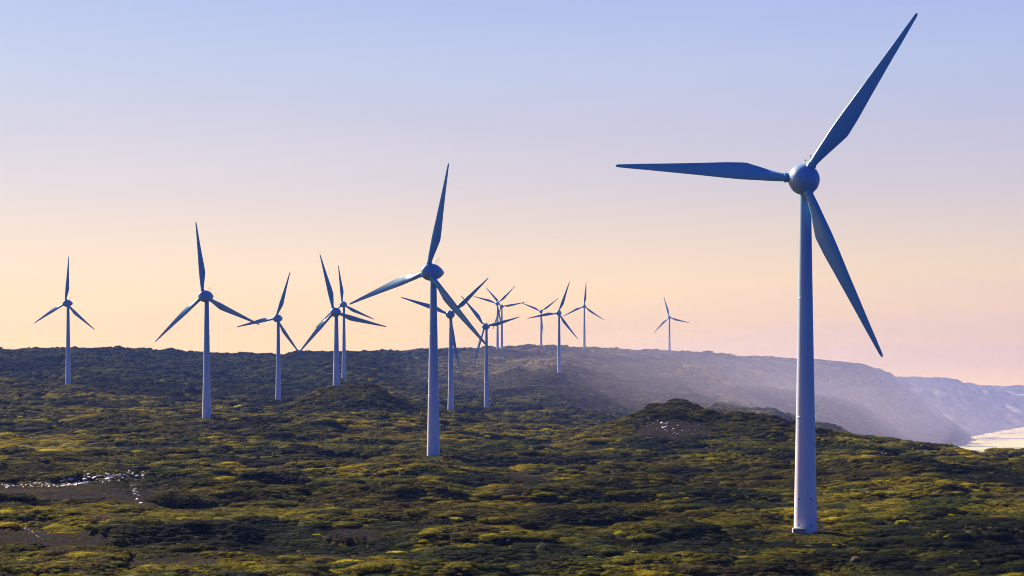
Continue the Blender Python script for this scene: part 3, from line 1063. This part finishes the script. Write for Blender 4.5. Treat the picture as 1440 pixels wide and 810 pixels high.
def scatter(n, d0, d1, r0, r1, kinds, zs, u0=-60, u1=1500, cull=4.0, power=1.5):
    D = np.sqrt(RNG.uniform(d0 ** 2, d1 ** 2, n))
    u = RNG.uniform(u0, u1, n)
    z, bare, vis = ground(u, D)
    x = (u - 720) / F * D
    cl_ = fbm(x / 16, D / 22, 50, 3)
    keep = (vis < cull) & (RNG.uniform(0, 1, n) > bare * (0.93 if r1 > 3 else 0.28)) & (CAMZ + z > 6)
    s = r0 + (r1 - r0) * RNG.uniform(0, 1, n) ** power
    s = s * (0.6 + 0.6 * cl_) * (1 - 0.6 * bare)
    for _, ft, _, _, _ in PLACES:
        keep &= ~((np.abs(x - ft.x) < 3.2 + 0.6 * s) & (D > ft.y - 16 - s) & (D < ft.y + 3 + s) & ((s > 0.5) | (D > ft.y - 3.2)))
    for kx, kyy, kr, kf in KEEPOUT:
        if d0 - 20 < kyy < d1 + 20:
            keep &= ~((np.abs(x - kx) < kr + 0.5 * s) & (D > kyy - kf - s) & (D < kyy + kr) & (s > 0.5))
    pk = RNG.integers(kinds[0], kinds[1], n)
    a = np.concatenate([np.stack([x, D, CAMZ + z - 0.12 * s, s, pk, s * zs], 1), plant_colour(x, D, u, n)], 1)
    return a[keep]


S_, B_ = (0, 6), (6, 12)
P = np.concatenate([scatter(150000, 235, 600, 0.35, 1.3, S_, 0.58), scatter(5500, 235, 600, 1.6, 4.6, B_, 0.50, power=2.0),
                    scatter(190000, 600, 1250, 0.55, 1.7, S_, 0.62), scatter(15000, 600, 1250, 1.8, 5.4, B_, 0.54, power=1.9),
                    scatter(140000, 1250, 3900, 1.4, 3.2, S_, 0.9, cull=3), scatter(120000, 1250, 3900, 2.4, 6.6, B_, 0.95, cull=3, power=1.5)])
print('SHRUBS', len(P))
pm = bpy.data.meshes.new('heath_scrub')
pm.vertices.add(len(P))
pm.vertices.foreach_set('co', P[:, :3].astype(np.float32).ravel())
a_ = pm.attributes.new('size', 'FLOAT', 'POINT')
a_.data.foreach_set('value', P[:, 3].astype(np.float32))
a_ = pm.attributes.new('tint', 'FLOAT_COLOR', 'POINT')
a_.data.foreach_set('color', P[:, 6:10].astype(np.float32).ravel())
a_ = pm.attributes.new('tallness', 'FLOAT', 'POINT')
a_.data.foreach_set('value', P[:, 5].astype(np.float32))
a_ = pm.attributes.new('turn', 'FLOAT', 'POINT')
a_.data.foreach_set('value', RNG.uniform(0, 6.28, len(P)).astype(np.float32))
a_ = pm.attributes.new('pick', 'INT', 'POINT')
a_.data.foreach_set('value', P[:, 4].astype(np.int32))
pm.update()
scrub = tag(link('heath_scrub', pm), 'low wind-shaped green and olive scrub covering the hills', None, None, 'stuff')
ng = bpy.data.node_groups.new('scatter_scrub', 'GeometryNodeTree')
ng.interface.new_socket('Geometry', in_out='INPUT', socket_type='NodeSocketGeometry')
ng.interface.new_socket('Geometry', in_out='OUTPUT', socket_type='NodeSocketGeometry')
gi, go = ng.nodes.new('NodeGroupInput'), ng.nodes.new('NodeGroupOutput')
ip = ng.nodes.new('GeometryNodeInstanceOnPoints')
ci = ng.nodes.new('GeometryNodeCollectionInfo')
ci.inputs['Collection'].default_value = protos
ci.inputs['Separate Children'].default_value = True
ci.inputs['Reset Children'].default_value = True


def named(nm, ty):
    n_ = ng.nodes.new('GeometryNodeInputNamedAttribute')
    n_.data_type = ty
    n_.inputs['Name'].default_value = nm
    return n_.outputs['Attribute']


cx_ = ng.nodes.new('ShaderNodeCombineXYZ')
ng.links.new(named('turn', 'FLOAT'), cx_.inputs[2])
ng.links.new(gi.outputs[0], ip.inputs['Points'])
ng.links.new(ci.outputs[0], ip.inputs['Instance'])
ip.inputs['Pick Instance'].default_value = True
ng.links.new(named('pick', 'INT'), ip.inputs['Instance Index'])
e2r = ng.nodes.new('FunctionNodeEulerToRotation')
ng.links.new(cx_.outputs[0], e2r.inputs[0])
ng.links.new(e2r.outputs[0], ip.inputs['Rotation'])
sz_ = ng.nodes.new('ShaderNodeCombineXYZ')
sa_ = named('size', 'FLOAT')
ng.links.new(sa_, sz_.inputs[0])
ng.links.new(sa_, sz_.inputs[1])
ng.links.new(named('tallness', 'FLOAT'), sz_.inputs[2])
ng.links.new(sz_.outputs[0], ip.inputs['Scale'])
ng.links.new(ip.outputs[0], go.inputs[0])
mod = scrub.modifiers.new('scatter', 'NODES')
mod.node_group = ng

# ------------------------------------------------------------------ bare sand scars on the far hill


def scar(name, quad, label):
    """small sheet of bare sand lying on the ground along a line of photo places"""
    bm = bmesh.new()
    rows_ = []
    for (px, py, w) in quad:
        D, p_ = at(px, py, 1000)
        r = []
        for k in range(7):
            x_ = p_.x + (k / 6 - 0.5) * w * (0.7 + 0.6 * random.random())
            u = 720 + F * x_ / D
            r.append(bm.verts.new((x_, D, CAMZ + float(ground(u, D)[0][0]) + 0.7)))
        rows_.append(r)
    for a, b_ in zip(rows_[:-1], rows_[1:]):
        for k in range(6):
            bm.faces.new((a[k], a[k + 1], b_[k + 1], b_[k]))
    tag(link(name, bm_mesh(name, bm), m_sand), label, None, None, 'structure')


scar('sand_track', [(940, 503, 1.2), (941, 501, 2.5), (943, 500, 4), (945, 499, 2)], 'bare sand below the farthest turbine')
scar('sand_track', [(977, 531, 1), (975, 528, 1.5), (973, 525, 1.5)], 'bare sand streak on misty slope')
scar('sand_track', [(466, 527, 0.7), (463, 523, 1.0), (459, 517, 1.0)], 'bare sand streak behind the knoll turbine')
